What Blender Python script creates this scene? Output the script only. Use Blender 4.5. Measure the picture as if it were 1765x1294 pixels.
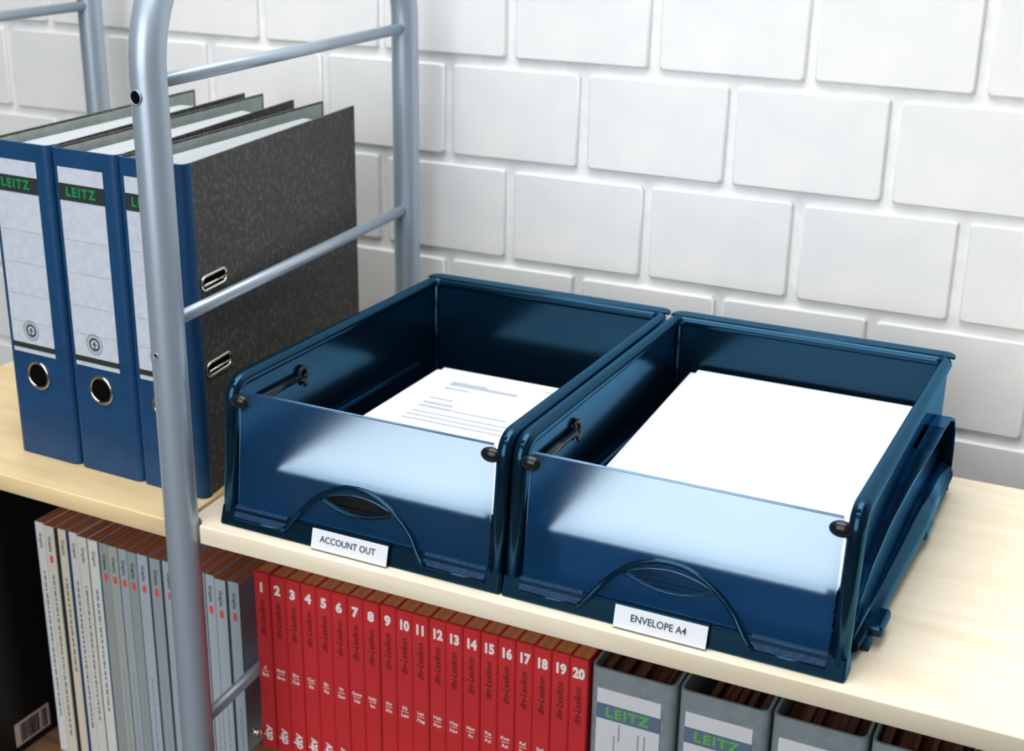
import bpy, bmesh, math, random
from mathutils import Vector, Matrix

random.seed(7)
sc = bpy.context.scene
for _o in list(bpy.data.objects):
    bpy.data.objects.remove(_o, do_unlink=True)
COL = sc.collection

# ------------------------------------------------------------------ camera
CAM_POS = Vector((0.7282, -0.8955, 0.5669))
YAW, PITCH, ROLL, FPX = 0.4464, 0.3536, 0.0164, 2368.5
cam_data = bpy.data.cameras.new('camera')
cam_data.sensor_fit = 'HORIZONTAL'
cam_data.sensor_width = 36.0
cam_data.lens = FPX / 1765 * 36.0
cam_data.clip_start = 0.02
cam_data.dof.use_dof = True
cam_data.dof.focus_distance = 1.12
cam_data.dof.aperture_fstop = 8.5
cam = bpy.data.objects.new('camera', cam_data)
COL.objects.link(cam)
_f = Vector((-math.sin(YAW) * math.cos(PITCH), math.cos(YAW) * math.cos(PITCH), -math.sin(PITCH)))
_r = Vector((math.cos(YAW), math.sin(YAW), 0))
_u = _r.cross(_f)
_r2 = math.cos(ROLL) * _r + math.sin(ROLL) * _u
_u2 = -math.sin(ROLL) * _r + math.cos(ROLL) * _u
cam.matrix_world = Matrix(((_r2.x, _u2.x, -_f.x, CAM_POS.x), (_r2.y, _u2.y, -_f.y, CAM_POS.y),
                           (_r2.z, _u2.z, -_f.z, CAM_POS.z), (0, 0, 0, 1)))
sc.camera = cam

# ------------------------------------------------------------------ world, lamps, exposure
world = bpy.data.worlds.new('studio')
sc.world = world
world.use_nodes = True
bg = world.node_tree.nodes['Background']
bg.inputs[0].default_value = (0.93, 0.97, 1.0, 1)
bg.inputs[1].default_value = 0.10


def area_lamp(name, loc, target, size, power, color=(1, 1, 1), size_y=None):
    l = bpy.data.lights.new(name, 'AREA')
    l.energy = power
    l.color = color
    l.size = size
    if size_y:
        l.shape = 'RECTANGLE'
        l.size_y = size_y
    o = bpy.data.objects.new(name, l)
    COL.objects.link(o)
    o.location = loc
    d = Vector(target) - Vector(loc)
    o.rotation_euler = d.to_track_quat('-Z', 'Y').to_euler()
    return o


area_lamp('softbox_key', (0.16, -0.12, 1.62), (0.18, 0.12, 0.0), 1.5, 37, (1.0, 0.985, 0.96))
area_lamp('softbox_front', (0.0, -2.2, 0.85), (0.1, 0.1, -0.1), 1.8, 40, (0.97, 0.985, 1.0))

sc.view_settings.view_transform = 'Standard'
sc.view_settings.look = 'None'
sc.view_settings.gamma = 1.0
sc.view_settings.use_curve_mapping = False
sc.view_settings.exposure = 0.0


# ------------------------------------------------------------------ helpers: materials
def lin(r, g, b):
    def f(c):
        c /= 255.0
        return c / 12.92 if c <= 0.04045 else ((c + 0.055) / 1.055) ** 2.4
    return (f(r), f(g), f(b), 1)


def sset(b, key, val):
    if key in b.inputs:
        b.inputs[key].default_value = val


def mat(name, rgb, rough=0.5, metal=0.0, spec=0.5, trans=0.0, ior=1.45, coat=0.0):
    m = bpy.data.materials.new(name)
    m.use_nodes = True
    b = m.node_tree.nodes['Principled BSDF']
    b.inputs['Base Color'].default_value = lin(*rgb)
    b.inputs['Roughness'].default_value = rough
    b.inputs['Metallic'].default_value = metal
    sset(b, 'Specular IOR Level', spec)
    sset(b, 'Transmission Weight', trans)
    sset(b, 'IOR', ior)
    sset(b, 'Coat Weight', coat)
    return m


def noise_color(m, rgb1, rgb2, scale=(1, 1, 1), nscale=8.0, detail=4.0, lo=0.35, hi=0.65, bump=0.0, dist=0.0, coord='Object'):
    nt = m.node_tree
    b = nt.nodes['Principled BSDF']
    tc = nt.nodes.new('ShaderNodeTexCoord')
    mp = nt.nodes.new('ShaderNodeMapping')
    mp.inputs['Scale'].default_value = scale
    nz = nt.nodes.new('ShaderNodeTexNoise')
    nz.inputs['Scale'].default_value = nscale
    nz.inputs['Detail'].default_value = detail
    nz.inputs['Distortion'].default_value = dist
    cr = nt.nodes.new('ShaderNodeValToRGB')
    cr.color_ramp.elements[0].position = lo
    cr.color_ramp.elements[1].position = hi
    cr.color_ramp.elements[0].color = lin(*rgb1)
    cr.color_ramp.elements[1].color = lin(*rgb2)
    nt.links.new(tc.outputs[coord], mp.inputs['Vector'])
    nt.links.new(mp.outputs['Vector'], nz.inputs['Vector'])
    nt.links.new(nz.outputs['Fac'], cr.inputs['Fac'])
    nt.links.new(cr.outputs['Color'], b.inputs['Base Color'])
    if bump:
        bp = nt.nodes.new('ShaderNodeBump')
        bp.inputs['Strength'].default_value = bump
        bp.inputs['Distance'].default_value = 0.001
        nt.links.new(nz.outputs['Fac'], bp.inputs['Height'])
        nt.links.new(bp.outputs['Normal'], b.inputs['Normal'])
    return m


M = {}
M['brick'] = noise_color(mat('white_painted_brick', (232, 234, 236), 0.55, spec=0.3), (228, 231, 233), (236, 237, 238), nscale=14, bump=0.25)
M['mortar'] = noise_color(mat('white_painted_mortar', (236, 237, 237), 0.7, spec=0.2), (228, 230, 231), (238, 239, 239), nscale=60, bump=0.5)
M['floor'] = noise_color(mat('grey_floor', (120, 116, 110), 0.7), (110, 106, 100), (130, 126, 120), nscale=3)
M['wood'] = noise_color(mat('pale_maple', (243, 231, 206), 0.42, spec=0.4), (237, 222, 191), (248, 238, 216), scale=(1.2, 9, 9), nscale=5, detail=6, lo=0.25, hi=0.62, dist=0.6)
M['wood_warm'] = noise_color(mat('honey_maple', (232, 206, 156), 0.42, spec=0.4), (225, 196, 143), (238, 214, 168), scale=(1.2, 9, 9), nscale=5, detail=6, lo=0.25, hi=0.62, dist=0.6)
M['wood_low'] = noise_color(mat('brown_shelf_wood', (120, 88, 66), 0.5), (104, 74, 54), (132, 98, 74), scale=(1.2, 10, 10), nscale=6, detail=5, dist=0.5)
M['steel'] = mat('silver_blue_paint', (168, 183, 198), 0.36, metal=0.5)
M['hole'] = mat('dark_hole', (14, 15, 16), 0.9, spec=0.0)
M['chrome'] = mat('chrome', (222, 216, 206), 0.12, metal=1.0)


def gloss_plastic(name, rgb, gloss, rough, ior):
    """dark body colour under a bluish fresnel sheen"""
    m = bpy.data.materials.new(name)
    m.use_nodes = True
    nt = m.node_tree
    nt.nodes.remove(nt.nodes['Principled BSDF'])
    out = nt.nodes['Material Output']
    d = nt.nodes.new('ShaderNodeBsdfDiffuse')
    d.inputs['Color'].default_value = lin(*rgb)
    g = nt.nodes.new('ShaderNodeBsdfGlossy')
    g.inputs['Color'].default_value = (*gloss, 1)
    g.inputs['Roughness'].default_value = rough
    f = nt.nodes.new('ShaderNodeFresnel')
    f.inputs['IOR'].default_value = ior
    mx = nt.nodes.new('ShaderNodeMixShader')
    nt.links.new(f.outputs[0], mx.inputs[0])
    nt.links.new(d.outputs[0], mx.inputs[1])
    nt.links.new(g.outputs[0], mx.inputs[2])
    nt.links.new(mx.outputs[0], out.inputs['Surface'])
    return m


M['plastic'] = gloss_plastic('dark_blue_plastic', (5, 22, 34), (0.20, 0.58, 1.0), 0.18, 1.75)
M['plastic_tex'] = noise_color(mat('grained_blue_plastic', (8, 46, 78), 0.5, spec=0.3), (5, 36, 64), (18, 64, 102), nscale=900, detail=1, bump=0.6)
M['peg'] = mat('black_peg_plastic', (14, 24, 30), 0.22)
M['paper'] = noise_color(mat('white_paper', (229, 232, 237), 0.6, spec=0.1), (227, 230, 235), (231, 234, 238), nscale=6)
M['folder'] = mat('dark_blue_card', (12, 56, 92), 0.5)
M['folder_black'] = mat('black_card', (16, 22, 24), 0.5)
M['print'] = mat('grey_print', (176, 186, 200), 0.7)
M['print_dark'] = mat('slate_print', (58, 74, 92), 0.7)
M['label'] = mat('white_label', (226, 231, 238), 0.5)
M['spine_blue'] = noise_color(mat('blue_binder_cloth', (20, 66, 108), 0.42, spec=0.4), (18, 62, 103), (22, 69, 113), nscale=40)
M['blabel'] = noise_color(mat('binder_label_paper', (198, 207, 219), 0.6, spec=0.2), (192, 201, 214), (203, 211, 223), nscale=120)
M['band'] = mat('charcoal_band', (38, 46, 46), 0.6)
M['green'] = mat('green_print', (10, 140, 74), 0.6)
M['hair'] = mat('thin_grey_rule', (150, 160, 174), 0.7)
M['marble'] = noise_color(mat('marbled_board', (58, 57, 54), 0.55, spec=0.35), (62, 61, 58), (128, 134, 140), scale=(1, 1, 0.8), nscale=230, detail=10, lo=0.50, hi=1.0)
M['lining'] = noise_color(mat('grey_green_lining', (152, 164, 160), 0.7), (146, 158, 153), (160, 171, 168), nscale=60)
M['liner_grey'] = mat('light_grey_inner_sheet', (176, 183, 188), 0.65)
M['red'] = noise_color(mat('red_book_cover', (208, 52, 57), 0.45, spec=0.3), (204, 49, 54), (212, 55, 60), nscale=20)
M['pages'] = noise_color(mat('brown_page_edges', (216, 142, 92), 0.7, spec=0.1), (206, 132, 84), (222, 150, 100), scale=(30, 2, 30), nscale=10)
M['pages_mag'] = noise_color(mat('red_brown_page_edges', (170, 100, 72), 0.7, spec=0.1), (130, 72, 52), (182, 110, 80), scale=(60, 1, 60), nscale=6)
M['booklet'] = noise_color(mat('dark_brown_booklet_edges', (112, 76, 64), 0.7, spec=0.1), (84, 56, 48), (122, 82, 68), scale=(60, 1, 60), nscale=6)
M['white_print'] = mat('white_print', (248, 244, 244), 0.6)
M['maroon_print'] = mat('dark_maroon_print', (62, 12, 15), 0.6)
M['file_grey'] = noise_color(mat('grey_file_board', (132, 146, 152), 0.55), (126, 140, 147), (138, 151, 157), nscale=80)
M['file_band'] = mat('slate_blue_band', (98, 120, 146), 0.6)
M['file_green'] = mat('light_green_print', (104, 182, 92), 0.6)
M['black'] = mat('black_cover', (18, 21, 20), 0.4, spec=0.3)
M['gold'] = mat('gold_print', (206, 150, 72), 0.5)
M['sticker'] = mat('pinkish_sticker', (214, 190, 188), 0.6)
M['red_print'] = mat('red_print', (228, 92, 88), 0.6)
M['text_print'] = mat('mid_grey_print', (110, 110, 112), 0.7)


def frosted():
    m = bpy.data.materials.new('frosted_blue_acrylic')
    m.use_nodes = True
    nt = m.node_tree
    b = nt.nodes['Principled BSDF']
    b.inputs['Base Color'].default_value = (0.70, 0.86, 0.97, 1)
    b.inputs['Roughness'].default_value = 0.46
    sset(b, 'Transmission Weight', 1.0)
    sset(b, 'IOR', 1.22)
    sset(b, 'Specular Tint', (0.3, 0.7, 1.0, 1))
    d = nt.nodes.new('ShaderNodeBsdfDiffuse')
    d.inputs['Color'].default_value = lin(0, 98, 168)
    mx = nt.nodes.new('ShaderNodeMixShader')
    mx.inputs[0].default_value = 0.10
    out = nt.nodes['Material Output']
    nt.links.new(b.outputs[0], mx.inputs[1])
    nt.links.new(d.outputs[0], mx.inputs[2])
    nt.links.new(mx.outputs[0], out.inputs['Surface'])
    return m


M['frosted'] = frosted()


# ------------------------------------------------------------------ helpers: meshes (built in world coordinates)
class MB:
    def __init__(self):
        self.bm = bmesh.new()

    def box(self, x0, x1, y0, y1, z0, z1, bevel=0.0, seg=2):
        v = [self.bm.verts.new(p) for p in ((x0, y0, z0), (x1, y0, z0), (x1, y1, z0), (x0, y1, z0),
                                            (x0, y0, z1), (x1, y0, z1), (x1, y1, z1), (x0, y1, z1))]
        fs = [self.bm.faces.new([v[i] for i in q]) for q in
              ((0, 3, 2, 1), (4, 5, 6, 7), (0, 1, 5, 4), (1, 2, 6, 5), (2, 3, 7, 6), (3, 0, 4, 7))]
        if bevel:
            es = list({e for f in fs for e in f.edges})
            bmesh.ops.bevel(self.bm, geom=es, offset=bevel, segments=seg, affect='EDGES', profile=0.5)
        return self

    def hexa(self, bot, top):
        """closed prism between two polygons with equally many points"""
        n = len(bot)
        a = [self.bm.verts.new(p) for p in bot]
        b = [self.bm.verts.new(p) for p in top]
        self.bm.faces.new(a[::-1])
        self.bm.faces.new(b)
        for i in range(n):
            j = (i + 1) % n
            self.bm.faces.new((a[i], a[j], b[j], b[i]))
        return self

    def prism(self, pts, vec):
        vec = Vector(vec)
        return self.hexa([Vector(p) for p in pts], [Vector(p) + vec for p in pts])

    def tube(self, path, rad, seg=14, caps=True, flat=1.0):
        path = [Vector(p) for p in path]
        n = len(path)
        rads = rad if isinstance(rad, (list, tuple)) else [rad] * n
        t0 = (path[1] - path[0]).normalized()
        up = Vector((0, 0, 1)) if abs(t0.z) < 0.9 else Vector((1, 0, 0))
        nrm = (up - t0 * up.dot(t0)).normalized()
        rings = []
        for i in range(n):
            if i == 0:
                t = t0
            elif i == n - 1:
                t = (path[i] - path[i - 1]).normalized()
            else:
                t = ((path[i + 1] - path[i]).normalized() + (path[i] - path[i - 1]).normalized()).normalized()
            nrm = (nrm - t * nrm.dot(t)).normalized()
            bi = t.cross(nrm)
            rings.append([self.bm.verts.new(path[i] + rads[i] * (math.cos(a) * nrm * flat + math.sin(a) * bi))
                          for a in (2 * math.pi * k / seg for k in range(seg))])
        for i in range(n - 1):
            for k in range(seg):
                j = (k + 1) % seg
                f = self.bm.faces.new((rings[i][k], rings[i][j], rings[i + 1][j], rings[i + 1][k]))
                f.smooth = True
        if caps:
            self.bm.faces.new(rings[0][::-1])
            self.bm.faces.new(rings[-1])
        return self

    def ring(self, c, axis, r_out, tube_r, seg=40, tseg=10, depth=1.0):
        axis = Vector(axis).normalized()
        a = Vector((0, 0, 1)) if abs(axis.z) < 0.9 else Vector((1, 0, 0))
        e1 = (a - axis * a.dot(axis)).normalized()
        e2 = axis.cross(e1)
        R = []
        for i in range(seg):
            th = 2 * math.pi * i / seg
            d = math.cos(th) * e1 + math.sin(th) * e2
            R.append([self.bm.verts.new(Vector(c) + d * (r_out - tube_r + tube_r * math.cos(p)) + axis * tube_r * depth * math.sin(p))
                      for p in (2 * math.pi * k / tseg for k in range(tseg))])
        for i in range(seg):
            i2 = (i + 1) % seg
            for k in range(tseg):
                k2 = (k + 1) % tseg
                self.bm.faces.new((R[i][k], R[i2][k], R[i2][k2], R[i][k2])).smooth = True
        return self

    def disc(self, c, axis, r, th=0.0004, seg=28):
        axis = Vector(axis).normalized()
        a = Vector((0, 0, 1)) if abs(axis.z) < 0.9 else Vector((1, 0, 0))
        e1 = (a - axis * a.dot(axis)).normalized()
        e2 = axis.cross(e1)
        pts = [Vector(c) + r * (math.cos(2 * math.pi * i / seg) * e1 + math.sin(2 * math.pi * i / seg) * e2) for i in range(seg)]
        return self.prism(pts, axis * th)

    def ellipsoid(self, c, r, seg=18, rings=10):
        m = Matrix.Translation(c) @ Matrix.Diagonal((r[0], r[1], r[2], 1))
        res = bmesh.ops.create_uvsphere(self.bm, u_segments=seg, v_segments=rings, radius=1, matrix=m)
        for v in res['verts']:
            for f in v.link_faces:
                f.smooth = True
        return self

    def mesh(self, name, smooth_angle=None):
        me = bpy.data.meshes.new(name)
        bmesh.ops.recalc_face_normals(self.bm, faces=self.bm.faces[:])
        self.bm.to_mesh(me)
        self.bm.free()
        return me


def tag(o, label=None, cat=None, group=None, kind=None):
    if label:
        o['label'] = label
    if cat:
        o['category'] = cat
    if group:
        o['group'] = group
    if kind:
        o['kind'] = kind
    return o


def thing(name, loc, label, cat, group=None):
    o = bpy.data.objects.new(name, None)
    o.empty_display_size = 0.02
    COL.objects.link(o)
    o.location = loc
    return tag(o, label, cat, group)


def root_of(o):
    p = Vector((0, 0, 0))
    while o is not None:
        p = p + o.location
        o = o.parent
    return p


def put(name, mb, material, parent=None, origin=None, shade=False):
    """link a mesh given in world coordinates; origin goes to the parent's base (or to its own foot)"""
    me = mb.mesh(name) if isinstance(mb, MB) else mb
    if parent is not None:
        base = root_of(parent)
    elif origin is not None:
        base = Vector(origin)
    else:
        xs = [v.co for v in me.vertices]
        base = Vector(((min(v.x for v in xs) + max(v.x for v in xs)) / 2, (min(v.y for v in xs) + max(v.y for v in xs)) / 2, min(v.z for v in xs)))
    me.transform(Matrix.Translation(-base))
    me.materials.clear()
    me.materials.append(M[material] if isinstance(material, str) else material)
    o = bpy.data.objects.new(name, me)
    COL.objects.link(o)
    if parent is not None:
        o.parent = parent
    else:
        o.location = base
    return o


def structure(o):
    o['kind'] = 'structure'
    return o


def curve_mesh(splines, thick, bevel=0.0):
    """filled 2D outline with holes, in the XY plane, thickness along Z"""
    cu = bpy.data.curves.new('tmp', 'CURVE')
    cu.dimensions = '2D'
    cu.fill_mode = 'BOTH'
    cu.extrude = max(thick / 2 - bevel, 0.00001)
    cu.bevel_depth = bevel
    cu.bevel_resolution = 2
    for pts in splines:
        sp = cu.splines.new('POLY')
        sp.points.add(len(pts) - 1)
        for p, q in zip(sp.points, pts):
            p.co = (q[0], q[1], 0, 1)
        sp.use_cyclic_u = True
    ob = bpy.data.objects.new('tmp', cu)
    me = bpy.data.meshes.new_from_object(ob)
    bpy.data.objects.remove(ob)
    bpy.data.curves.remove(cu)
    return me


_tcache = {}


def text_mesh(body, size, bold=0.0, shear=0.0, thick=0.00006, align='CENTER', spacing=1.0, xscale=1.0):
    key = (body, size, bold, shear, thick, align, spacing, xscale)
    if key not in _tcache:
        cu = bpy.data.curves.new('tmp', 'FONT')
        cu.body = body
        cu.size = size
        cu.offset = bold
        cu.shear = shear
        cu.extrude = thick
        cu.align_x = align
        cu.align_y = 'CENTER'
        cu.space_character = spacing
        cu.resolution_u = 3
        ob = bpy.data.objects.new('tmp', cu)
        me = bpy.data.meshes.new_from_object(ob)
        bpy.data.objects.remove(ob)
        bpy.data.curves.remove(cu)
        me.transform(Matrix.Diagonal((xscale, 1, 1, 1)))
        _tcache[key] = me
    return _tcache[key].copy()


FRONT = Matrix.Rotation(math.pi / 2, 4, 'X')           # XY text plane -> faces -Y


def put_text(name, body, size, center, material, parent, turn=0.0, face=FRONT, **k):
    me = text_mesh(body, size, **k)
    me.transform(Matrix.Translation(center) @ face @ Matrix.Rotation(turn, 4, 'Z'))
    return put(name, me, material, parent)


def fillet(path, radii, n=7):
    """round the inner corners of a 3D polyline"""
    P = [Vector(p) for p in path]
    out = [P[0]]
    for i in range(1, len(P) - 1):
        r = radii[i - 1]
        a = (P[i - 1] - P[i]).normalized()
        b = (P[i + 1] - P[i]).normalized()
        ang = a.angle(b)
        d = r / math.tan(ang / 2)
        s, e = P[i] + a * d, P[i] + b * d
        c = P[i] + (a + b).normalized() * (r / math.sin(ang / 2))
        v0, v1 = s - c, e - c
        th = v0.angle(v1)
        for k in range(n + 1):
            t = k / n
            out.append(c + (math.sin((1 - t) * th) * v0 + math.sin(t * th) * v1) / math.sin(th))
    out.append(P[-1])
    return out


ORD = ['first', 'second', 'third', 'fourth', 'fifth', 'sixth', 'seventh', 'eighth', 'ninth', 'tenth', 'eleventh', 'twelfth',
       'thirteenth', 'fourteenth', 'fifteenth', 'sixteenth', 'seventeenth', 'eighteenth', 'nineteenth', 'twentieth']

# ------------------------------------------------------------------ setting: floor and painted brick wall
FLOOR_Z, YW = -1.0, 0.54
structure(put('floor', MB().box(-2.6, 3.2, -3.0, YW + 0.05, FLOOR_Z - 0.04, FLOOR_Z), 'floor'))
wall = structure(put('wall_back', MB().box(-2.6, 3.2, YW + 0.0068, YW + 0.12, FLOOR_Z, 1.75), 'mortar'))
BH_, BL_, JT = 0.1174, 0.1724, 0.0115


def brick_mesh(seed):
    rnd = random.Random(seed)
    bw, bh, rr = BL_ - JT, BH_ - JT, 0.004
    out = []
    for (cx, cz, a0) in ((bw / 2 - rr, bh / 2 - rr, 0), (-bw / 2 + rr, bh / 2 - rr, 1), (-bw / 2 + rr, -bh / 2 + rr, 2), (bw / 2 - rr, -bh / 2 + rr, 3)):
        for k in range(4):
            a = a0 * math.pi / 2 + k * math.pi / 6
            out.append((cx + rr * math.cos(a) + rnd.uniform(-.0006, .0006), cz + rr * math.sin(a) + rnd.uniform(-.0006, .0006)))
    b = MB()
    n = len(out)
    back = [b.bm.verts.new((x, 0.012, z)) for x, z in out]
    mid = [b.bm.verts.new((x, 0.0022, z)) for x, z in out]
    frt = [b.bm.verts.new((x - math.copysign(.0022, x), 0.0, z - math.copysign(.0022, z))) for x, z in out]
    b.bm.faces.new(frt)
    for i in range(n):
        j = (i + 1) % n
        b.bm.faces.new((back[i], back[j], mid[j], mid[i]))
        b.bm.faces.new((mid[i], mid[j], frt[j], frt[i])).smooth = True
    return b.mesh('brick')


BR = [brick_mesh(s) for s in range(5)]
for me in BR:
    me.materials.append(M['brick'])
wb = root_of(wall)
Z0, XA, XB = 0.1185, 0.0325, -0.0482
for row in range(-5, 6):
    zc = Z0 + row * BH_ + BH_ / 2
    x0 = XA if row % 2 == 0 else XB
    for k in range(-9, 13):
        o = bpy.data.objects.new('brick', BR[random.randrange(5)])
        COL.objects.link(o)
        o.parent = wall
        o.location = Vector((x0 + k * BL_ + BL_ / 2 + random.uniform(-.001, .001), YW + random.uniform(-.0008, .0008), zc + 0.004 + random.uniform(-.0008, .0008))) - wb

# ------------------------------------------------------------------ shelf frames (bent tube with rungs)
RT, RR = 0.0152, 0.0061
ZB, RB = 0.405, 0.115


def shelf_frame(pf, pr, label):
    f = thing('tube_rack', (pf[0], pf[1], FLOOR_Z), label, 'rack', 'tubular steel racks carrying the shelves')
    pf3, pr3 = Vector((pf[0], pf[1], 0)), Vector((pr[0], pr[1], 0))
    d = (pr3 - pf3).normalized()
    zt = ZB + RB
    path = [pf3 + Vector((0, 0, FLOOR_Z)), pf3 + Vector((0, 0, -0.5)), pf3 + Vector((0, 0, zt)), pr3 + Vector((0, 0, zt)), pr3 + Vector((0, 0, -.5)), pr3 + Vector((0, 0, FLOOR_Z))]
    path = [path[0]] + fillet(path[1:5], [RB, RB], 14) + [path[5]]
    put('bent_tube', MB().tube(path, RT, 28), 'steel', f)
    for z in (0.3975, 0.1915, -0.0262 - 0.008, -0.2195, -0.43, -0.64, -0.85):
        put('rung', MB().tube([pf3 + Vector((0, 0, z)) + d * 0.010, pr3 + Vector((0, 0, z)) - d * 0.010], RR, 16), 'steel', f)
    # screw holes on the front of the post
    for (z, r, ang) in ((0.388, 0.0058, 0.38), (0.1665, 0.0022, 0.42)):
        ax = Vector((-math.sin(ang), -math.cos(ang), 0))
        ax = Vector((math.sin(-0.12), -math.cos(-0.12), 0))
        c = pf3 + Vector((0, 0, z)) + ax * (RT - 0.0012)
        put('screw_hole', MB().disc(c, ax, r, 0.0014), 'hole', f)
        put('hole_rim', MB().ring(c + ax * 0.0012, ax, r + 0.0008, 0.0007, 24, 6), 'steel', f)
    return f


PF, PR = (-0.0312, -0.004), (-0.0672, 0.4733)
fr1 = shelf_frame(PF, PR, 'silver tubular rack with rungs between the blue binders and the trays')
PF2, PR2 = (-0.487, -0.004), (-0.523, 0.4733)
fr2 = shelf_frame(PF2, PR2, 'silver tubular rack at the left edge behind the binders')
PF3, PR3 = (1.06, -0.004), (1.06, 0.4733)
fr3 = shelf_frame(PF3, PR3, 'silver tubular rack carrying the right end of the maple shelf')

# shelf-support peg near the lower board
pg = MB()
pg.tube([(-0.036, 0.088, -0.283), (-0.029, 0.088, -0.283)], 0.0035, 12)
pg.ellipsoid((-0.028, 0.088, -0.283), (0.003, 0.005, 0.005))
put('support_peg', pg, 'chrome', fr1)

# ------------------------------------------------------------------ shelf boards
T = 0.0186
ZL_R, ZL_L = -0.303, -0.412


def arc(c, r, a0, a1, n=8):
    return [(c[0] + r * math.cos(a0 + (a1 - a0) * k / n), c[1] + r * math.sin(a0 + (a1 - a0) * k / n)) for k in range(n + 1)]


def board(name, pts, ztop, th, material, label, bevel=0.0012):
    me = curve_mesh([pts], th, bevel)
    me.transform(Matrix.Translation((0, 0, ztop - th / 2)))
    return tag(put(name, me, material), label, 'shelf', 'boards of the shelf unit')


def right_pts(yf, yb):
    p = arc(PF, 0.0190, math.radians(12), math.radians(86))
    return [(1.045, yf)] + [(1.045, yb), (-0.0600, yb)] + p[::-1] + [(PF[0] + 0.0190, yf)]


def left_pts(yb):
    p = arc(PF, 0.0190, math.radians(108), math.radians(178))
    return [(-0.470, 0.0065), (PF[0] - 0.0192, -0.0045)] + p[::-1] + [(-0.0700, yb), (-0.502, yb)]


board('shelf_board', right_pts(0.0, 0.436), 0.0, T, 'wood', 'pale maple shelf board under the two blue trays')
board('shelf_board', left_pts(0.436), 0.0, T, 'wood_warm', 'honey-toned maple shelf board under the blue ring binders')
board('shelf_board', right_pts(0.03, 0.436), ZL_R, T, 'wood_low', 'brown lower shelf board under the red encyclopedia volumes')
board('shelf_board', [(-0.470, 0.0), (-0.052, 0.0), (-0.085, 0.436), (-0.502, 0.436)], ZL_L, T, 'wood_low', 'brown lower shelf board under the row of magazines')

# ------------------------------------------------------------------ letter trays
TW, TD, TH, LEAN = 0.2866, 0.397, 0.1375, 0.015
TRAY_Y, TA = 0.0112, -0.0046


def lean(z):
    return LEAN * z / TH


def flap_to_world(me, x_off, ybase):
    """outline x,z drawn in XY, thickness Z -> leaning panel"""
    for v in me.vertices:
        x, z, n = v.co.x, v.co.y, v.co.z
        v.co = Vector((x + x_off, ybase + lean(z) - n, z))
    return me


def arch_z(x):
    # arch height over centre distance
    pts = [(0, .0605), (.012, .0596), (.024, .0555), (.036, .0485), (.047, .0390), (.056, .0290), (.064, .0180), (.0695, .0115), (.0725, .0095)]
    x = abs(x)
    for (a, b), (c, d) in zip(pts, pts[1:]):
        if x <= c:
            return b + (d - b) * (x - a) / (c - a)
    return .0095


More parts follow.
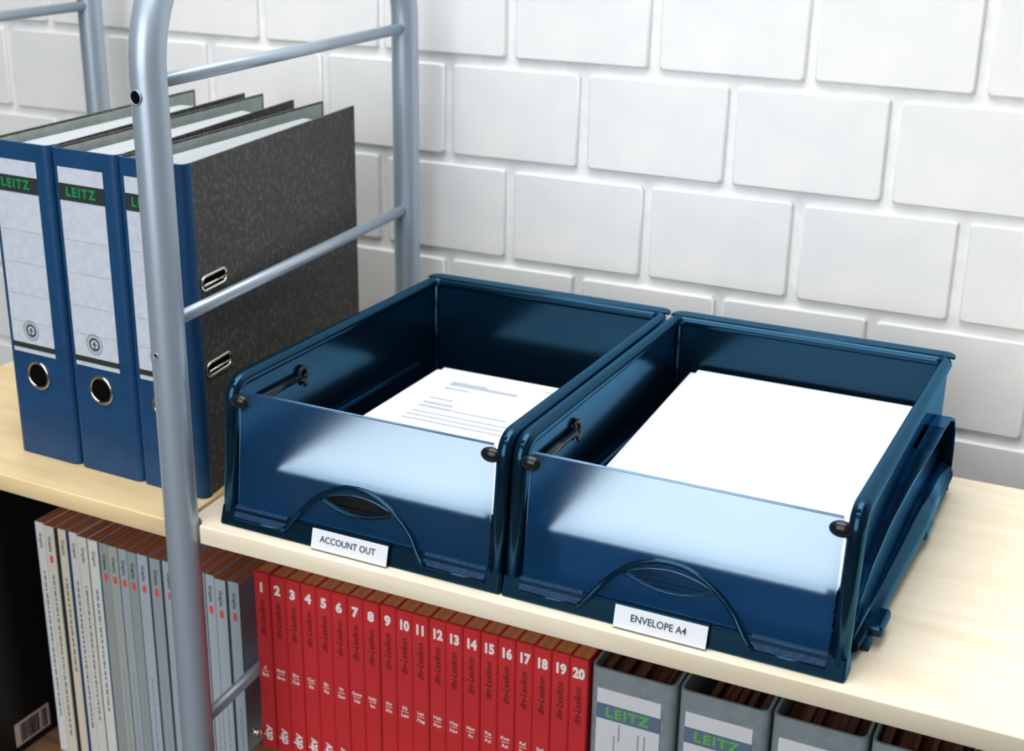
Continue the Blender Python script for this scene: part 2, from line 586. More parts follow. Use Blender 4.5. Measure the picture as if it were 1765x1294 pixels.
def make_tray(x_off, label, holder_text, wing):
    t = thing('letter_tray', (0, 0, 0), label, 'letter tray', 'dark blue letter trays')
    W, D, H = TW, TD, TH
    xi0, xi1 = 0.0075, W - 0.0075
    # base and walls
    put('tray_floor', MB().box(xi0, xi1, 0.006, D - 0.006, 0.003, 0.0065), 'plastic', t)
    for (xa, xb) in ((xi0 - 0.0015, xi0 + 0.0015), (xi1 - 0.0015, xi1 + 0.0015)):
        m = MB()
        m.hexa([(xa, 0.006, 0.0), (xb, 0.006, 0.0), (xb, D - 0.004, 0.0), (xa, D - 0.004, 0.0)],
               [(xa, 0.006 + LEAN, H - 0.004), (xb, 0.006 + LEAN, H - 0.004), (xb, D - 0.004, H - 0.004), (xa, D - 0.004, H - 0.004)])
        put('side_wall', m, 'plastic', t)
    put('back_wall', MB().box(xi0, xi1, D - 0.0085, D - 0.0055, 0.0, H - 0.004, 0.0), 'plastic', t)
    # inside corner ribs at the back
    for x in (xi0 + 0.004, xi1 - 0.004):
        put('corner_fillet', MB().tube([(x, D - 0.010, 0.006), (x, D - 0.010, H - 0.006)], 0.0028, 10), 'plastic', t)
    # rolled rim: up one column, round the top, down the other column
    e = 0.0070
    zt = H - 0.006
    path = [(e, 0.0085, 0.0), (e, 0.0085 + lean(zt), zt), (e, D - 0.006, zt), (W - e, D - 0.006, zt), (W - e, 0.0085 + lean(zt), zt), (W - e, 0.0085, 0.0)]
    pth = fillet(path, [0.016, 0.010, 0.010, 0.016], 8)
    ny = D * 0.12
    rads = []
    for p in pth:
        rads.append(0.0070 if p.y < 0.045 else 0.0058)
    put('rim', MB().tube(pth, rads, 14), 'plastic', t)
    # rear flange, flat and slightly raised
    rc = 0.011
    fo = [(0.002, D - 0.0085), (W - 0.001, D - 0.0085)]
    fo += [(W - 0.001 - rc + rc * math.cos(a), D + 0.006 - rc + rc * math.sin(a)) for a in (math.pi / 2 * k / 6 for k in range(7))]
    fo += [(0.002 + rc - rc * math.sin(a), D + 0.006 - rc + rc * math.cos(a)) for a in (math.pi / 2 * k / 6 for k in range(7))]
    fm = curve_mesh([fo], 0.0024, 0.0008)
    fm.transform(Matrix.Translation((0, 0, H - 0.001)))
    put('rear_flange', fm, 'plastic', t)
    # front base
    m = MB()
    m.hexa([(0, 0.0, 0.0), (W, 0.0, 0.0), (W, 0.022, 0.0), (0, 0.022, 0.0)],
           [(0.001, 0.0045, 0.0185), (W - 0.001, 0.0045, 0.0185), (W - 0.001, 0.022, 0.0185), (0.001, 0.022, 0.0185)])
    bmesh.ops.bevel(m.bm, geom=m.bm.edges[:], offset=0.0014, segments=2, affect='EDGES')
    put('front_base', m, 'plastic', t)
    put_text('embossed_mark', 'LEITZ', 0.0062, (0.032, 0.0022, 0.0085), 'plastic', t, thick=0.0004, spacing=1.1)
    # frosted front flap, outline with arch-shaped foot and a lens-shaped finger hole
    cx = W / 2 - 0.0015
    x0, x1, zb, zt2 = 0.0165, W - 0.0165, 0.0185, 0.1255
    outer = [(x0, zb), (x1, zb), (x1, zt2 - .003), (x1 - .003, zt2), (x0 + .003, zt2), (x0, zt2 - .003)]
    lens = []
    for k in range(15):
        s = -1 + 2 * k / 14
        lens.append((cx + 0.037 * s, 0.0445 - 0.0095 * (1 - s * s)))
    for k in range(1, 14):
        s = 1 - 2 * k / 14
        lens.append((cx + 0.037 * s, 0.0445 + 0.0088 * (1 - s * s)))
    YF = 0.0075
    fl = put('front_flap', flap_to_world(curve_mesh([outer, lens[::-1]], 0.0022, 0.0006), 0, YF), 'frosted', t)
    tag(fl, 'frosted see-through blue front flap')
    put('top_bead', MB().tube([(x0 + .001, YF + lean(zt2) - .0004, zt2), (x1 - .001, YF + lean(zt2) - .0004, zt2)], 0.0011, 8), 'frosted', fl)
    put('panel_edge', MB().tube([(cx - .064, YF + lean(.021) - .0016, .0205), (cx + .064, YF + lean(.021) - .0016, .0205)], 0.0007, 6), 'frosted', fl)
    # arch ridge
    pa = []
    for k in range(41):
        x = -0.0725 + 0.145 * k / 40
        z = arch_z(x)
        yr = YF + lean(z) - 0.0022
        if z < 0.03:
            yr = 0.0008 + (yr - 0.0008) * (z - 0.0088) / 0.0212
        pa.append((cx + x, yr, z))
    put('arch_ridge', MB().tube(pa, 0.0024, 10), 'plastic', fl)
    # eye ridge along the lower curve
    pe = []
    for k in range(21):
        s = -1 + 2 * k / 20
        z = 0.0445 - 0.0100 * (1 - s * s)
        pe.append((cx + 0.0385 * s, YF + lean(z) - 0.0014, z))
    put('finger_hole_edge', MB().tube(pe, 0.0010, 8), 'plastic', fl)
    # grained lips left and right of the arch
    for (xa, xb) in ((x0 - .001, cx - 0.0705), (cx + 0.0705, x1 + .001)):
        m = MB()
        m.hexa([(xa, 0.0005, 0.0085), (xb, 0.0005, 0.0085), (xb, 0.0035, 0.0085), (xa, 0.0035, 0.0085)],
               [(xa, 0.0060, 0.0195), (xb, 0.0060, 0.0195), (xb, 0.0082, 0.0195), (xa, 0.0082, 0.0195)])
        lp = put('grained_lip', m, 'plastic_tex', fl)
        put('lip_edge', MB().tube([(xa, 0.0008, 0.0088), (xb, 0.0008, 0.0088)], 0.0013, 8), 'plastic', fl)
    # pegs that hold the flap
    for (x, s) in ((0.0145, 1), (W - 0.0145, -1)):
        z = 0.1175
        m = MB().ellipsoid((x + s * 0.003, YF + lean(z) - 0.0035, z), (0.0095, 0.0052, 0.0066), 20, 12)
        put('peg', m, 'peg', t)
    # flap guides along the inner walls
    for (x, s) in ((xi0 + 0.0015, 1), (xi1 - 0.0015, -1)):
        m = MB()
        m.tube([(x + s * 0.003, 0.026, 0.1065), (x + s * 0.003, 0.118, 0.1065)], 0.0036, 12)
        m.ring((x + s * 0.0025, 0.124, 0.108), (1, 0, 0), 0.0085, 0.0022, 24, 8)
        m.ellipsoid((x + s * 0.003, 0.127, 0.1005), (0.0025, 0.0035, 0.007), 12, 8)
        put('flap_guide', m, 'peg', t)
    # inner ledges low on the side walls
    for (x, s) in ((xi0 + 0.0015, 1), (xi1 - 0.0015, -1)):
        m = MB()
        m.box(min(x, x + s * .007), max(x, x + s * .007), 0.05, 0.345, 0.0060, 0.052, 0.003)
        put('side_rib', m, 'plastic', t)
    # label holder
    m = MB()
    la, lb = W / 2 - 0.0415, W / 2 + 0.0365
    m.hexa([(la, -0.0035, 0.0018), (lb, -0.0035, 0.0018), (lb, 0.003, 0.0018), (la, 0.003, 0.0018)],
           [(la, 0.0015, 0.0205), (lb, 0.0015, 0.0205), (lb, 0.006, 0.0205), (la, 0.006, 0.0205)])
    h = put('label_holder', m, 'plastic', t)
    m = MB()
    m.hexa([(la + .0004, -0.0041, 0.0019), (lb - .0004, -0.0041, 0.0019), (lb - .0004, -0.0034, 0.0019), (la + .0004, -0.0034, 0.0019)],
           [(la + .0004, 0.0003, 0.0192), (lb - .0004, 0.0003, 0.0192), (lb - .0004, 0.0012, 0.0192), (la + .0004, 0.0012, 0.0192)])
    tag(put('paper_label', m, 'label', h), 'white paper label reading ' + holder_text)
    tilt = math.atan2(0.0044, 0.0173)
    face = Matrix.Rotation(math.pi / 2 - tilt, 4, 'X')
    put_text('lettering', holder_text, 0.0082, (W / 2 - 0.004, -0.0021, 0.0116), 'print_dark', h, face=face, bold=0.00008, xscale=0.93)
    # low wing with rounded rear end and two feet on the outer side
    if wing:
        xo = xi1 + 0.0015
        prof = [(0.008, 0.002), (0.014, 0.030), (0.030, 0.052), (0.060, 0.072), (0.110, 0.088), (0.170, 0.096), (0.240, 0.100), (0.300, 0.100),
                (0.340, 0.096), (0.368, 0.084), (0.384, 0.064), (0.391, 0.040), (0.391, 0.016), (0.386, 0.002)]
        m = MB()
        m.prism([(xo - 0.0005, y, z) for y, z in prof], (0.003, 0, 0))
        put('wing_panel', m, 'plastic', t)
        m = MB()
        n = len(prof)
        for i in range(n - 1):
            (ya, za), (yb, zb_) = prof[i], prof[i + 1]
            ny_, nz_ = zb_ - za, -(yb - ya)
            ln_ = math.hypot(ny_, nz_)
            ny_, nz_ = ny_ / ln_ * 0.0028, nz_ / ln_ * 0.0028
            def w(y):
                return 0.004 + 0.012 * min(1, max(0, (y - 0.005) / 0.25))
            m.hexa([(xo, ya, za), (xo, yb, zb_), (xo, yb + ny_, zb_ + nz_), (xo, ya + ny_, za + nz_)],
                   [(xo + w(ya), ya, za), (xo + w(yb), yb, zb_), (xo + w(yb), yb + ny_, zb_ + nz_), (xo + w(ya), ya + ny_, za + nz_)])
        put('wing_rim', m, 'plastic', t)
        m = MB()
        m.tube([(xo + 0.001, 0.035, 0.013), (xo + 0.004, 0.12, 0.0165), (xo + 0.006, 0.25, 0.020), (xo + 0.006, 0.383, 0.020)], [0.006, 0.010, 0.013, 0.013], 16)
        put('wing_bulge', m, 'plastic', t)
        for y in (0.060, 0.245):
            m = MB()
            m.box(xo + 0.002, xo + 0.020, y, y + 0.034, 0.0105, 0.0205, 0.003)
            m.box(xo + 0.004, xo + 0.012, y - 0.006, y + 0.006, 0.0, 0.014, 0.0015)
            put('foot', m, 'plastic', t)
    t.location = (x_off, TRAY_Y, 0)
    return t


def place_tray(t, x_off):
    t.location = (x_off * math.cos(TA), TRAY_Y + x_off * math.sin(TA), 0)
    t.rotation_euler = (0, 0, TA)


TR1 = make_tray(0, 'dark blue letter tray with frosted flap, label reading ACCOUNT OUT', 'ACCOUNT OUT', False)
place_tray(TR1, 0.0)
TR2 = make_tray(0, 'dark blue letter tray with frosted flap, label reading ENVELOPE A4', 'ENVELOPE A4', True)
place_tray(TR2, TW + 0.0008)

# ------------------------------------------------------------------ papers in the trays
def sheets(name, n, x0, x1, y0, y1, z0, z1, label_fn, cat, group, jit, material='paper', front=1.0):
    h = (z1 - z0) / n
    objs = []
    for k in range(n):
        top = n - 1 - k
        dx, dy, rz = random.uniform(-jit, jit) * .5, random.uniform(-jit, jit), random.uniform(-.005, .005)
        if top == 0:
            dx = dy = rz = 0
        if top == 1:
            dx, dy, rz = -0.007, -0.004, -0.002
        m = MB().box(x0, x1, y0, y1, z0 + k * h, z0 + (k + 1) * h - 0.0002, 0.0004, 1)
        cxx, cyy = (x0 + x1) / 2, (y0 + y1) / 2
        m.bm.transform(Matrix.Translation((cxx + dx, cyy + dy, 0)) @ Matrix.Rotation(rz, 4, 'Z') @ Matrix.Translation((-cxx, -cyy, 0)))
        if front != 1.0:      # pile is thinner towards the front
            for v in m.bm.verts:
                f_ = front + (1 - front) * (v.co.y - y0) / (y1 - y0)
                v.co.z = 0.0067 + (v.co.z - 0.0067) * f_
        o = put(name, m, material)
        tag(o, label_fn(top), cat, group)
        objs.append(o)
    return objs


sheets('folder', 8, 0.056, 0.266, 0.041, 0.336, 0.0067, 0.0537,
       lambda i: 'black folder under the white papers in the left tray, %s from the top' % ORD[i], 'folder', 'folders under the papers', 0.0015, 'folder_black')
docs = sheets('document', 2, 0.057, 0.267, 0.040, 0.337, 0.0539, 0.058,
              lambda i: 'white printed letter on top of the papers in the left tray' if i == 0 else 'white document bundle in the left tray, %s from the top' % ORD[i],
              'document', 'documents in the left tray', 0.002)
top_doc = docs[-1]
zt = 0.0582


def line_block(x, y, length, th):
    return MB().box(x, x + length, y, y + th, zt - 0.0002, zt + 0.00008)


for (x, y, l, th) in ((0.087, 0.292, 0.040, 0.010), (0.128, 0.292, 0.036, 0.006), (0.087, 0.281, 0.028, 0.0030), (0.185, 0.318, 0.055, 0.002),
                      (0.087, 0.250, 0.026, 0.0026), (0.087, 0.236, 0.033, 0.004), (0.087, 0.226, 0.036, 0.004), (0.125, 0.226, 0.060, 0.0022), (0.087, 0.212, 0.120, 0.0022),
                      (0.087, 0.202, 0.130, 0.0022), (0.087, 0.192, 0.110, 0.0022)):
    put('printed_line', line_block(x, y, l, th), 'print', top_doc)

sheets('folder', 13, 0.325, 0.555, 0.041, 0.388, 0.0067, 0.080,
       lambda i: 'dark blue folder under the white envelopes in the right tray, %s from the top' % ORD[i], 'folder', 'folders under the envelopes', 0.0015, 'folder', 0.68)
sheets('envelope', 2, 0.326, 0.556, 0.040, 0.389, 0.0802, 0.085,
       lambda i: 'plain white envelope on top of the pile in the right tray' if i == 0 else 'plain white envelope in the right tray, %s from the top' % ORD[i],
       'envelope', 'envelopes in the right tray', 0.0015, 'paper', 0.68)

# ------------------------------------------------------------------ lever arch binders
BHT = 0.3205


def binder(x, y, w, bl, br, rz, label):
    """x, y front-left foot of the spine, bl/br back corners of the covers in world x, y"""
    t = thing('ring_binder', (x, y, 0), label, 'binder', 'blue lever arch binders')
    cs, sn = math.cos(rz), math.sin(rz)

    def Wp(a, b, z):
        return Vector((x + a * cs - b * sn, y + a * sn + b * cs, z))
    th = 0.0024
    # spine: rounded U seen from above
    rr, dp = 0.007, 0.0105
    def U(o):
        p = [(o, dp)]
        r = rr - o
        p += [(rr - r * math.cos(a), rr - r * math.sin(a)) for a in (math.pi / 2 * k / 5 for k in range(6))]
        p += [(w - rr + r * math.sin(a), rr - r * math.cos(a)) for a in (math.pi / 2 * k / 5 for k in range(6))]
        p += [(w - o, dp)]
        return p
    outer, inner = U(0), U(th)
    m = MB()
    n = len(outer)
    for i in range(n - 1):
        q = [outer[i], outer[i + 1], inner[i + 1], inner[i]]
        m.hexa([Wp(a, b, 0.0006) for a, b in q], [Wp(a, b, BHT) for a, b in q])
    bmesh.ops.remove_doubles(m.bm, verts=m.bm.verts[:], dist=1e-6)
    spine = put('spine', m, 'spine_blue', t)
    # covers
    def cover(a_front, back, side):
        f0 = Wp(a_front, dp - 0.004, 0)
        b0 = Vector((back[0], back[1], 0))
        d = (b0 - f0).normalized()
        nrm = Vector((-d.y, d.x, 0)) * (1 if side < 0 else -1)      # outward
        m = MB()
        q = [f0, b0, b0 - nrm * th, f0 - nrm * th]
        m.hexa([p + Vector((0, 0, 0.0006)) for p in q], [p + Vector((0, 0, BHT - 0.0008)) for p in q])
        c = put('cover', m, 'marble', t)
        m = MB()
        s, e_ = f0 + d * 0.004 - nrm * th, b0 - d * 0.004 - nrm * th
        q = [s, e_, e_ - nrm * 0.0006, s - nrm * 0.0006]
        m.hexa([p + Vector((0, 0, 0.004)) for p in q], [p + Vector((0, 0, BHT - 0.003)) for p in q])
        put('cover_lining', m, 'lining', c)
        return f0, d, nrm, c
    L = cover(0.0009, bl, -1)
    Rr = cover(w - 0.0009, br, 1)
    # inner filing sheets, a light grey wedge between the covers
    f0 = Wp(0.012, 0.020, 0)
    b0 = Vector((bl[0] * .62 + br[0] * .38, bl[1] * .62 + br[1] * .38, 0)) + Vector((0, -0.06, 0))
    f1 = Wp(w - 0.010, 0.020, 0)
    b1 = Vector((bl[0] * .15 + br[0] * .85, bl[1] * .15 + br[1] * .85, 0)) + Vector((0, -0.06, 0))
    m = MB()
    q = [f0, f1, b1, b0]
    m.hexa([p + Vector((0, 0, 0.012)) for p in q], [p + Vector((0, 0, BHT - 0.009)) for p in q])
    put('filing_sheets', m, 'liner_grey', t)
    # label on the spine
    def plate(a0, a1, z0, z1, b, thk):
        return MB().hexa([Wp(a0, b, z0), Wp(a1, b, z0), Wp(a1, b - thk, z0), Wp(a0, b - thk, z0)],
                         [Wp(a0, b, z1), Wp(a1, b, z1), Wp(a1, b - thk, z1), Wp(a0, b - thk, z1)])
    a0, a1 = 0.0085, w - 0.0165
    lab = put('spine_label', plate(a0, a1, 0.1105, 0.3035, 0.0002, 0.0006), 'blabel', t)
    face = Matrix.Rotation(rz, 4, 'Z') @ FRONT
    put('band', plate(a0 - .0002, a1 + .0002, 0.2725, 0.2885, -0.0003, 0.0004), 'band', lab)
    put('band', plate(a0 - .0002, a1 + .0002, 0.1150, 0.1205, -0.0003, 0.0004), 'band', lab)
    put_text('lettering', 'LEITZ', 0.0118, Wp((a0 + a1) / 2 - 0.001, -0.0009, 0.2806), 'green', lab, face=face, bold=0.00045, xscale=1.0, spacing=1.28)
    for z in (0.235, 0.203, 0.171, 0.143):
        put('ruled_line', plate(a0 + .001, a1 - .001, z, z + 0.0004, -0.0003, 0.0002), 'hair', lab)
    ex, ez = (a0 + a1) / 2 - 0.0015, 0.1345
    for (ro, tr) in ((0.0102, 0.0003), (0.0080, 0.0002), (0.0066, 0.0010)):
        m = MB().ring((0, 0, 0), (0, -1, 0), ro, tr, 32, 6, 0.3)
        m.bm.transform(Matrix.Translation(Wp(ex, -0.0005, ez)) @ Matrix.Rotation(rz, 4, 'Z'))
        put('emblem_ring', m, 'band', lab)
    m = MB()
    m.disc((0, 0, 0.0017), (0, -1, 0), 0.0011, 0.0003, 12)
    m.box(-0.0006, 0.0006, -0.0003, 0, -0.0042, 0.0008)
    m.box(-0.0030, 0.0030, -0.0003, 0, -0.0005, 0.0004)
    m.bm.transform(Matrix.Translation(Wp(ex, -0.0005, ez)) @ Matrix.Rotation(rz, 4, 'Z'))
    put('emblem_figure', m, 'band', lab)
    # finger hole with chrome ring
    hx, hz = (a0 + a1) / 2 + 0.002, 0.0885
    m = MB().disc((0, 0, 0), (0, -1, 0), 0.0125, 0.0004, 36)
    m.bm.transform(Matrix.Translation(Wp(hx, -0.0001, hz)) @ Matrix.Rotation(rz, 4, 'Z'))
    put('finger_hole', m, 'hole', t)
    m = MB().ring((0, 0, 0), (0, -1, 0), 0.0150, 0.0016, 48, 10, 0.9)
    m.bm.transform(Matrix.Translation(Wp(hx, -0.0006, hz)) @ Matrix.Rotation(rz, 4, 'Z'))
    put('chrome_ring', m, 'chrome', t)
    # slot eyelets and cloth edge on the outer right cover
    f0, d, nrm, c = Rr
    m = MB()
    q = [Wp(w + .0003, dp - 0.003, 0), f0 + d * 0.0060 + nrm * 0.0007, f0 + d * 0.0060, Wp(w - 0.0010, dp - 0.003, 0)]
    m.hexa([p + Vector((0, 0, 0.0006)) for p in q], [p + Vector((0, 0, BHT)) for p in q])
    put('cloth_edge', m, 'spine_blue', t)
    for z in (0.2075, 0.1245):
        ss, ee = f0 + d * 0.0170, f0 + d * 0.0480
        off = nrm * 0.0006
        path = []
        for k in range(9):
            a = math.pi / 2 + math.pi * k / 8
            path.append(ss + d * (0.0065 * math.cos(a)) + Vector((0, 0, z + 0.0065 * math.sin(a))) + off)
        for k in range(9):
            a = -math.pi / 2 + math.pi * k / 8
            path.append(ee + d * (0.0065 * math.cos(a)) + Vector((0, 0, z + 0.0065 * math.sin(a))) + off)
        path.append(path[0].copy())
        ey = put('slot_eyelet', MB().tube(path, 0.0017, 8, caps=False), 'chrome', t)
        m = MB()
        pl = [ss - d * .005 + off * .4, ee + d * .005 + off * .4, ee + d * .005, ss - d * .005]
        m.hexa([p + Vector((0, 0, z - 0.0055)) for p in pl], [p + Vector((0, 0, z + 0.0055)) for p in pl])
        put('slot_opening', m, 'hole', ey)
        put('slot_bar', MB().tube([ss - d * .003 + off * 1.5 + Vector((0, 0, z - .002)), ee + d * .003 + off * 1.5 + Vector((0, 0, z - .001))], 0.0014, 8), 'chrome', ey)
    return t


BWD, BP = 0.0800, 0.0826
BA = -0.0373
BX = [-0.2825 + k * BP for k in range(3)]
BY = [0.0533 + k * BP * BA for k in range(3)]
binder(BX[0], BY[0], BWD, (-0.308, 0.397), (-0.241, 0.406), BA, 'blue ring binder with grey label, leftmost of the three')
binder(BX[1], BY[1], BWD, (-0.223, 0.413), (-0.166, 0.395), BA, 'blue ring binder with grey label, in the middle of the three')
binder(BX[2] - 0.0018, BY[2], 0.0772, (-0.135, 0.403), (-0.087, 0.395), BA, 'blue ring binder with dark marbled cover, half behind the silver post')

# ------------------------------------------------------------------ red encyclopedia volumes
BKY, BKTOP = 0.097, -0.0975
ENT = [('A', 'Buh'), ('Arch', 'Brau'), ('Bre', 'Cub'), ('Cuc', 'Eis'), ('Eit', 'Fle'), ('Fli', 'Gen'), ('Gene', 'Hal'), ('Haly', 'Int'), ('Inu', 'Kle'), ('Kli', 'Lam'),
       ('Lan', 'Mag'), ('Mah', 'Mor'), ('Mos', 'Nor'), ('Nos', 'Pa'), ('Pas', 'Pol'), ('Pom', 'Rei'), ('Rel', 'Sac'), ('Sad', 'Sim'), ('Sin', 'Tur'), ('Tus', 'Zz')]
NUM = 'one two three four five six seven eight nine ten eleven twelve thirteen fourteen fifteen sixteen seventeen eighteen nineteen twenty'.split()
bx0, bx1 = -0.0300, 0.3340
bedges = [437, 468, 496, 521.5, 547.7, 574.7, 601.5, 628.5, 656, 684, 712, 740, 770, 799, 830, 860, 890, 921, 952, 983, 1015.4]
bp = (bx1 - bx0) / 20
for k in range(20):
    xa, xb = bx0 + k * bp + 0.0002, bx0 + (k + 1) * bp - 0.0002
    yj = -0.0015 if k == 0 else random.uniform(-.0006, .0006)
    yf, zt_, zb_ = BKY + yj, BKTOP + (0.0012 if k == 0 else random.uniform(-.0003, .0003)), ZL_R
    cx = (xa + xb) / 2
    t = thing('encyclopedia_volume', (cx, yf, zb_), 'red encyclopedia volume with white number %s on its spine' % NUM[k], 'book', 'red encyclopedia volumes')
    m = MB()
    th, dep = 0.0009, 0.128
    # cover: spine + two boards as one wrapped shell
    q = [(xa, yf + dep), (xa, yf + .0012), (xa + .0012, yf), (xb - .0012, yf), (xb, yf + .0012), (xb, yf + dep), (xb - th, yf + dep), (xb - th, yf + .003), (xa + th, yf + .003), (xa + th, yf + dep)]
    for seg_ in ((0, 1, 8, 9), (1, 2, 3, 4, 7, 8), (4, 5, 6, 7)):
        pts = [q[i] for i in seg_]
        m.hexa([Vector((a, b, zb_)) for a, b in pts], [Vector((a, b, zt_)) for a, b in pts])
    put('cover', m, 'red', t)
    put('page_block', MB().box(xa + th, xb - th, yf + .003, yf + dep - .001, zb_ + .0008, zt_ - .0006), 'pages', t)
    put_text('number', str(k + 1), 0.0142, (cx, yf - .0002, -0.1135), 'white_print', t, bold=0.0008, xscale=0.95 if k < 9 else 0.80)
    put_text('title', 'dtv-Lexikon', 0.0098, (cx + 0.0002, yf - .0002, -0.1475), 'maroon_print', t, turn=math.pi / 2, shear=0.2, xscale=0.86)
    put_text('entry_range', ENT[k][0], 0.0052, (cx, yf - .0002, -0.2058), 'white_print', t, bold=0.00012)
    put('entry_rule', MB().box(cx - .0040, cx + .0040, yf - .0002, yf, -0.2101, -0.2095), 'white_print', t)
    put_text('entry_range', ENT[k][1], 0.0052, (cx, yf - .0002, -0.2142), 'white_print', t, bold=0.00012)
    put_text('publisher_mark', 'dtv', 0.0145, (cx, yf - .0002, -0.2850), 'white_print', t, turn=math.pi / 2, bold=0.00045, shear=0.1, xscale=0.95)

# ------------------------------------------------------------------ grey magazine files with booklets
FP, FW = 0.0832, 0.0806
fx0 = 0.3362
FZT = -0.1010
for k in range(5):
    xa = fx0 + k * FP
    xb = xa + FW
    yf, yb = BKY, BKY + 0.245
    nth = ['right beside the red volumes', 'second from the red volumes', 'third from the red volumes', 'fourth from the red volumes', 'fifth from the red volumes'][k]
    t = thing('magazine_file', (xa + FW / 2, yf, ZL_R), 'grey board magazine file with white label, ' + nth, 'magazine file', 'grey magazine files')
    th, rr = 0.0026, 0.008

    def U2(o):
        r = rr - o
        p = [(xa + o, yb)]
        p += [(xa + rr - r * math.cos(a), yf + rr - r * math.sin(a)) for a in (math.pi / 2 * i / 5 for i in range(6))]
        p += [(xb - rr + r * math.sin(a), yf + rr - r * math.cos(a)) for a in (math.pi / 2 * i / 5 for i in range(6))]
        return p + [(xb - o, yb)]
    A_, B_ = U2(0), U2(th)
    m = MB()
    for i in range(len(A_) - 1):
        q = [A_[i], A_[i + 1], B_[i + 1], B_[i]]
        m.hexa([Vector((a, b, ZL_R)) for a, b in q], [Vector((a, b, FZT)) for a, b in q])
    bmesh.ops.remove_doubles(m.bm, verts=m.bm.verts[:], dist=1e-6)
    put('shell', m, 'file_grey', t)
    put('file_floor', MB().box(xa + th, xb - th, yf + th, yb, ZL_R, ZL_R + 0.002), 'file_grey', t)
    lx0, lx1 = xa + 0.0075, xa + 0.0680
    lab = put('file_label', MB().box(lx0, lx1, yf - 0.0006, yf + 0.0002, -0.235, -0.1212), 'label', t)
    put('band', MB().box(lx0, lx1, yf - 0.0009, yf - 0.0004, -0.1520, -0.1362), 'file_band', lab)
    put_text('lettering', 'LEITZ', 0.0135, ((lx0 + lx1) / 2 - 0.001, yf - 0.0011, -0.1442), 'file_green', lab, bold=0.0006, xscale=1.05, spacing=1.2)
    for (dx, z0, z1) in ((0.0215, -0.172, -0.155), (0.0170, -0.20, -0.168), (0.040, -0.19, -0.160), (0.046, -0.188, -0.160)):
        m = MB()
        z = z1
        while z > z0:
            m.box(lx0 + dx, lx0 + dx + 0.0016, yf - .0008, yf - .0005, z - .0011, z)
            z -= 0.0022
        put('small_print', m, 'text_print', lab)
    # booklets inside
    n = 9
    xs = xa + th + 0.003 if k != 1 else xa + th + 0.018
    w_all = xb - th - 0.003 - xs
    cuts = sorted(random.uniform(0.05, 0.95) for _ in range(n - 1))
    cuts = [i / n + random.uniform(-.03, .03) for i in range(1, n)]
    ed = [0] + cuts + [1]
    for i in range(n):
        ba, bb = xs + w_all * ed[i], xs + w_all * ed[i + 1] - 0.0004
        zt_ = FZT + random.uniform(-0.024, -0.006)
        yj = yf + 0.012 + random.uniform(0, 0.008)
        o = put('booklet', MB().box(ba, bb, yj, yj + 0.21, ZL_R + 0.0022, zt_, 0.0003, 1), 'booklet')
        tag(o, 'brown-edged booklet in the grey file %s, %s from the left' % (nth, ORD[i]), 'booklet', 'booklets in the grey files')

# ------------------------------------------------------------------ magazines in the left bay
MGY = 0.105
MAGS = [  # x0, x1, colour, name, top offset, print, stripe colour
    (-330.6, -317.6, (226, 229, 230), 'white', -0.115, 'dark', None),
    (-317.4, -302.4, (222, 219, 206), 'ivory', -0.116, 'red', None),
    (-302.2, -298.8, (28, 36, 36), 'thin black', -0.1175, None, None),
    (-298.5, -286.6, (226, 217, 196), 'cream', -0.1165, 'dark', None),
    (-286.4, -283.0, (28, 62, 120), 'thin navy blue', -0.1175, None, None),
    (-282.6, -270.5, (221, 221, 219), 'pale lilac white', -0.1165, 'dark', None),
    (-270.3, -256.7, (222, 223, 215), 'greenish white', -0.1185, 'dark', None),
    (-256.5, -242.0, (228, 230, 226), 'bright white', -0.1195, 'dark', (44, 110, 170)),
    (-239.8, -227.1, (158, 165, 164), 'dull grey', -0.1190, 'red', None),
    (-226.9, -214.0, (172, 180, 176), 'stone grey', -0.1195, 'red', None),
    (-213.8, -201.8, (168, 182, 190), 'pale steel blue', -0.1200, 'red', None),
    (-201.6, -188.8, (156, 166, 168), 'mid grey', -0.1205, 'red', None),
    (-188.2, -173.6, (176, 190, 202), 'light blue grey', -0.1200, 'red', None),
    (-171.4, -157.0, (158, 170, 178), 'slate grey', -0.1205, 'red', None),
    (-154.9, -140.0, (172, 184, 194), 'silvery blue', -0.1205, 'red', None),
    (-139.0, -126.0, (164, 176, 186), 'ash grey', -0.1205, 'red', None),
    (-125.6, -112.8, (170, 182, 192), 'cool grey', -0.1210, 'red', None),
    (-112.4, -100.2, (166, 178, 188), 'blue grey', -0.1215, 'red', None),
    (-98.8, -87.0, (176, 188, 196), 'silver grey', -0.1215, 'red', None),
    (-86.6, -72.4, (178, 192, 202), 'pale blue', -0.1235, 'red', None),
    (-70.2, -56.6, (172, 188, 204), 'soft blue', -0.1230, 'red', None),
]
MPOS = {0: 'first in the row beside the black book', 20: 'last in the row beside the silver post'}
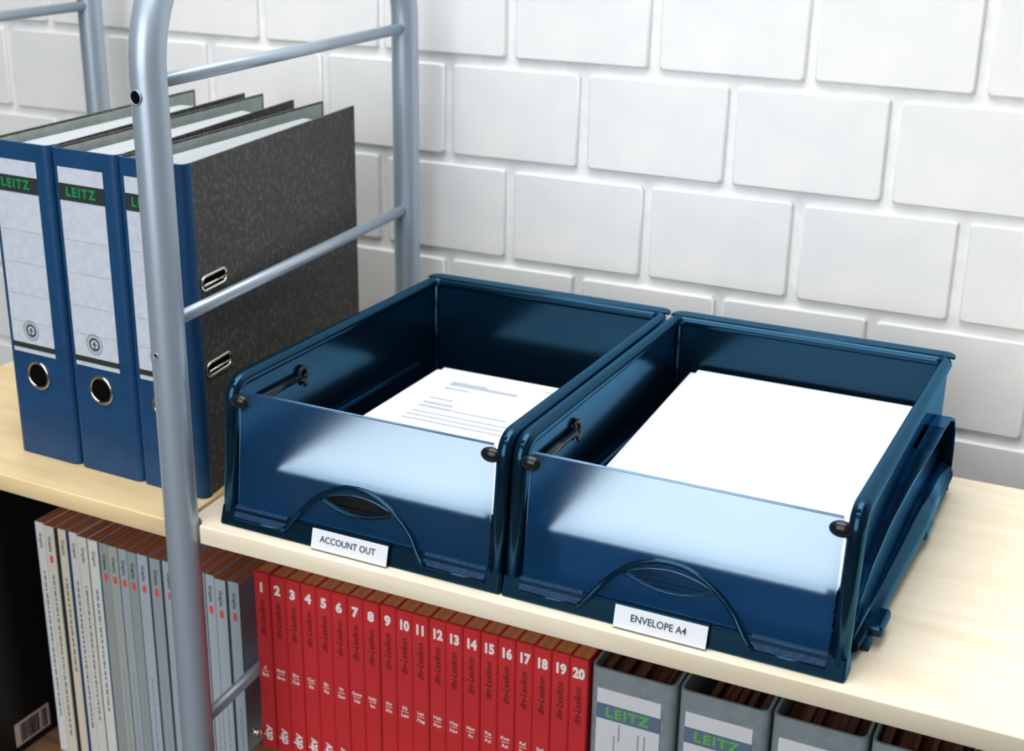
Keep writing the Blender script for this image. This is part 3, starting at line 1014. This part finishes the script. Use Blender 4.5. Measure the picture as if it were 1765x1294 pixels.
for i, (xa, xb, colr, nm, zt_, pr, stripe) in enumerate(MAGS):
    xa, xb = xa / 1000, xb / 1000
    yf = MGY + random.uniform(-.001, .001)
    t = thing('magazine', ((xa + xb) / 2, yf, ZL_L), '%s spined magazine standing in the row, %s' % (nm, 'nearest the black book' if i == 0 else ('rightmost of the row' if i == 20 else '%s from the black book' % (ORD[i] if i < 20 else 'last'))), 'magazine', 'magazines on the lower shelf')
    cm = mat('magazine_spine_%d' % i, colr, 0.4, spec=0.4)
    th = 0.00025
    dep = 0.14 if i == 20 else 0.215
    m = MB()
    m.box(xa, xb, yf, yf + .0008, ZL_L, zt_)
    m.box(xa, xa + th, yf, yf + dep, ZL_L, zt_)
    m.box(xb - th, xb, yf, yf + dep, ZL_L, zt_)
    put('cover', m, cm, t)
    put('page_block', MB().box(xa + th, xb - th, yf + .0008, yf + dep - .001, ZL_L + .0005, zt_ - .0003), 'pages_mag', t)
    if stripe:
        put('cover_stripe', MB().box(xb - .0006, xb + .0002, yf - .0002, yf + .02, ZL_L + .001, zt_ - .0004), mat('stripe_blue', stripe, .4), t)
    cx = (xa + xb) / 2
    if pr:
        put_text('masthead', 'Graphis', 0.0060, (cx, yf - .0002, zt_ - 0.022), 'print_dark' if pr == 'dark' else 'band', t, turn=-math.pi / 2, bold=0.00005)
        if pr == 'red':
            put('issue_number', MB().box(cx - .0024, cx + .0024, yf - .0004, yf + .0004, zt_ - .045, zt_ - .036, .0003, 1), 'red_print', t)
        m = MB()
        z = zt_ - 0.060 if i < 8 else zt_ - 0.150
        end = zt_ - random.uniform(.17, .27)
        if i >= 8:
            end = zt_ - 0.275
        while z > end:
            l = random.uniform(.002, .008)
            wd = 0.0011
            off = random.uniform(-.0002, .0002)
            m.box(cx - wd + off, cx + wd + off, yf - .0002, yf, z - l, z)
            z -= l + random.uniform(.0012, .003)
        put('spine_print', m, 'text_print' if i < 8 else 'hair', t)

# black slipcase book at the far left
bxr = -0.3665
bk = thing('slipcase_book', (bxr - 0.03, 0.06, ZL_L), 'tall black book with gold lettering and barcode sticker at the left edge', 'book')
put('case', MB().box(bxr - 0.062, bxr, 0.042, 0.30, ZL_L, -0.075, 0.001), 'black', bk)
st = put('barcode_sticker', MB().box(bxr - .0002, bxr + .0004, 0.074, 0.128, -0.402, -0.372), 'sticker', bk)
m = MB()
y = 0.082
while y < 0.122:
    l = random.choice((.0008, .0012, .002))
    if not 0.111 < y < 0.115:
        m.box(bxr + .0003, bxr + .0006, y, y + l, -0.399, -0.375)
    y += l + random.choice((.0006, .001))
put('barcode_bars', m, 'band', st)
for (z, s) in ((-0.345, 0.034), (-0.372, 0.034)):
    put_text('gold_letter', 'O', s, (bxr - 0.0125, 0.0417, z), 'gold', bk, bold=0.0006)
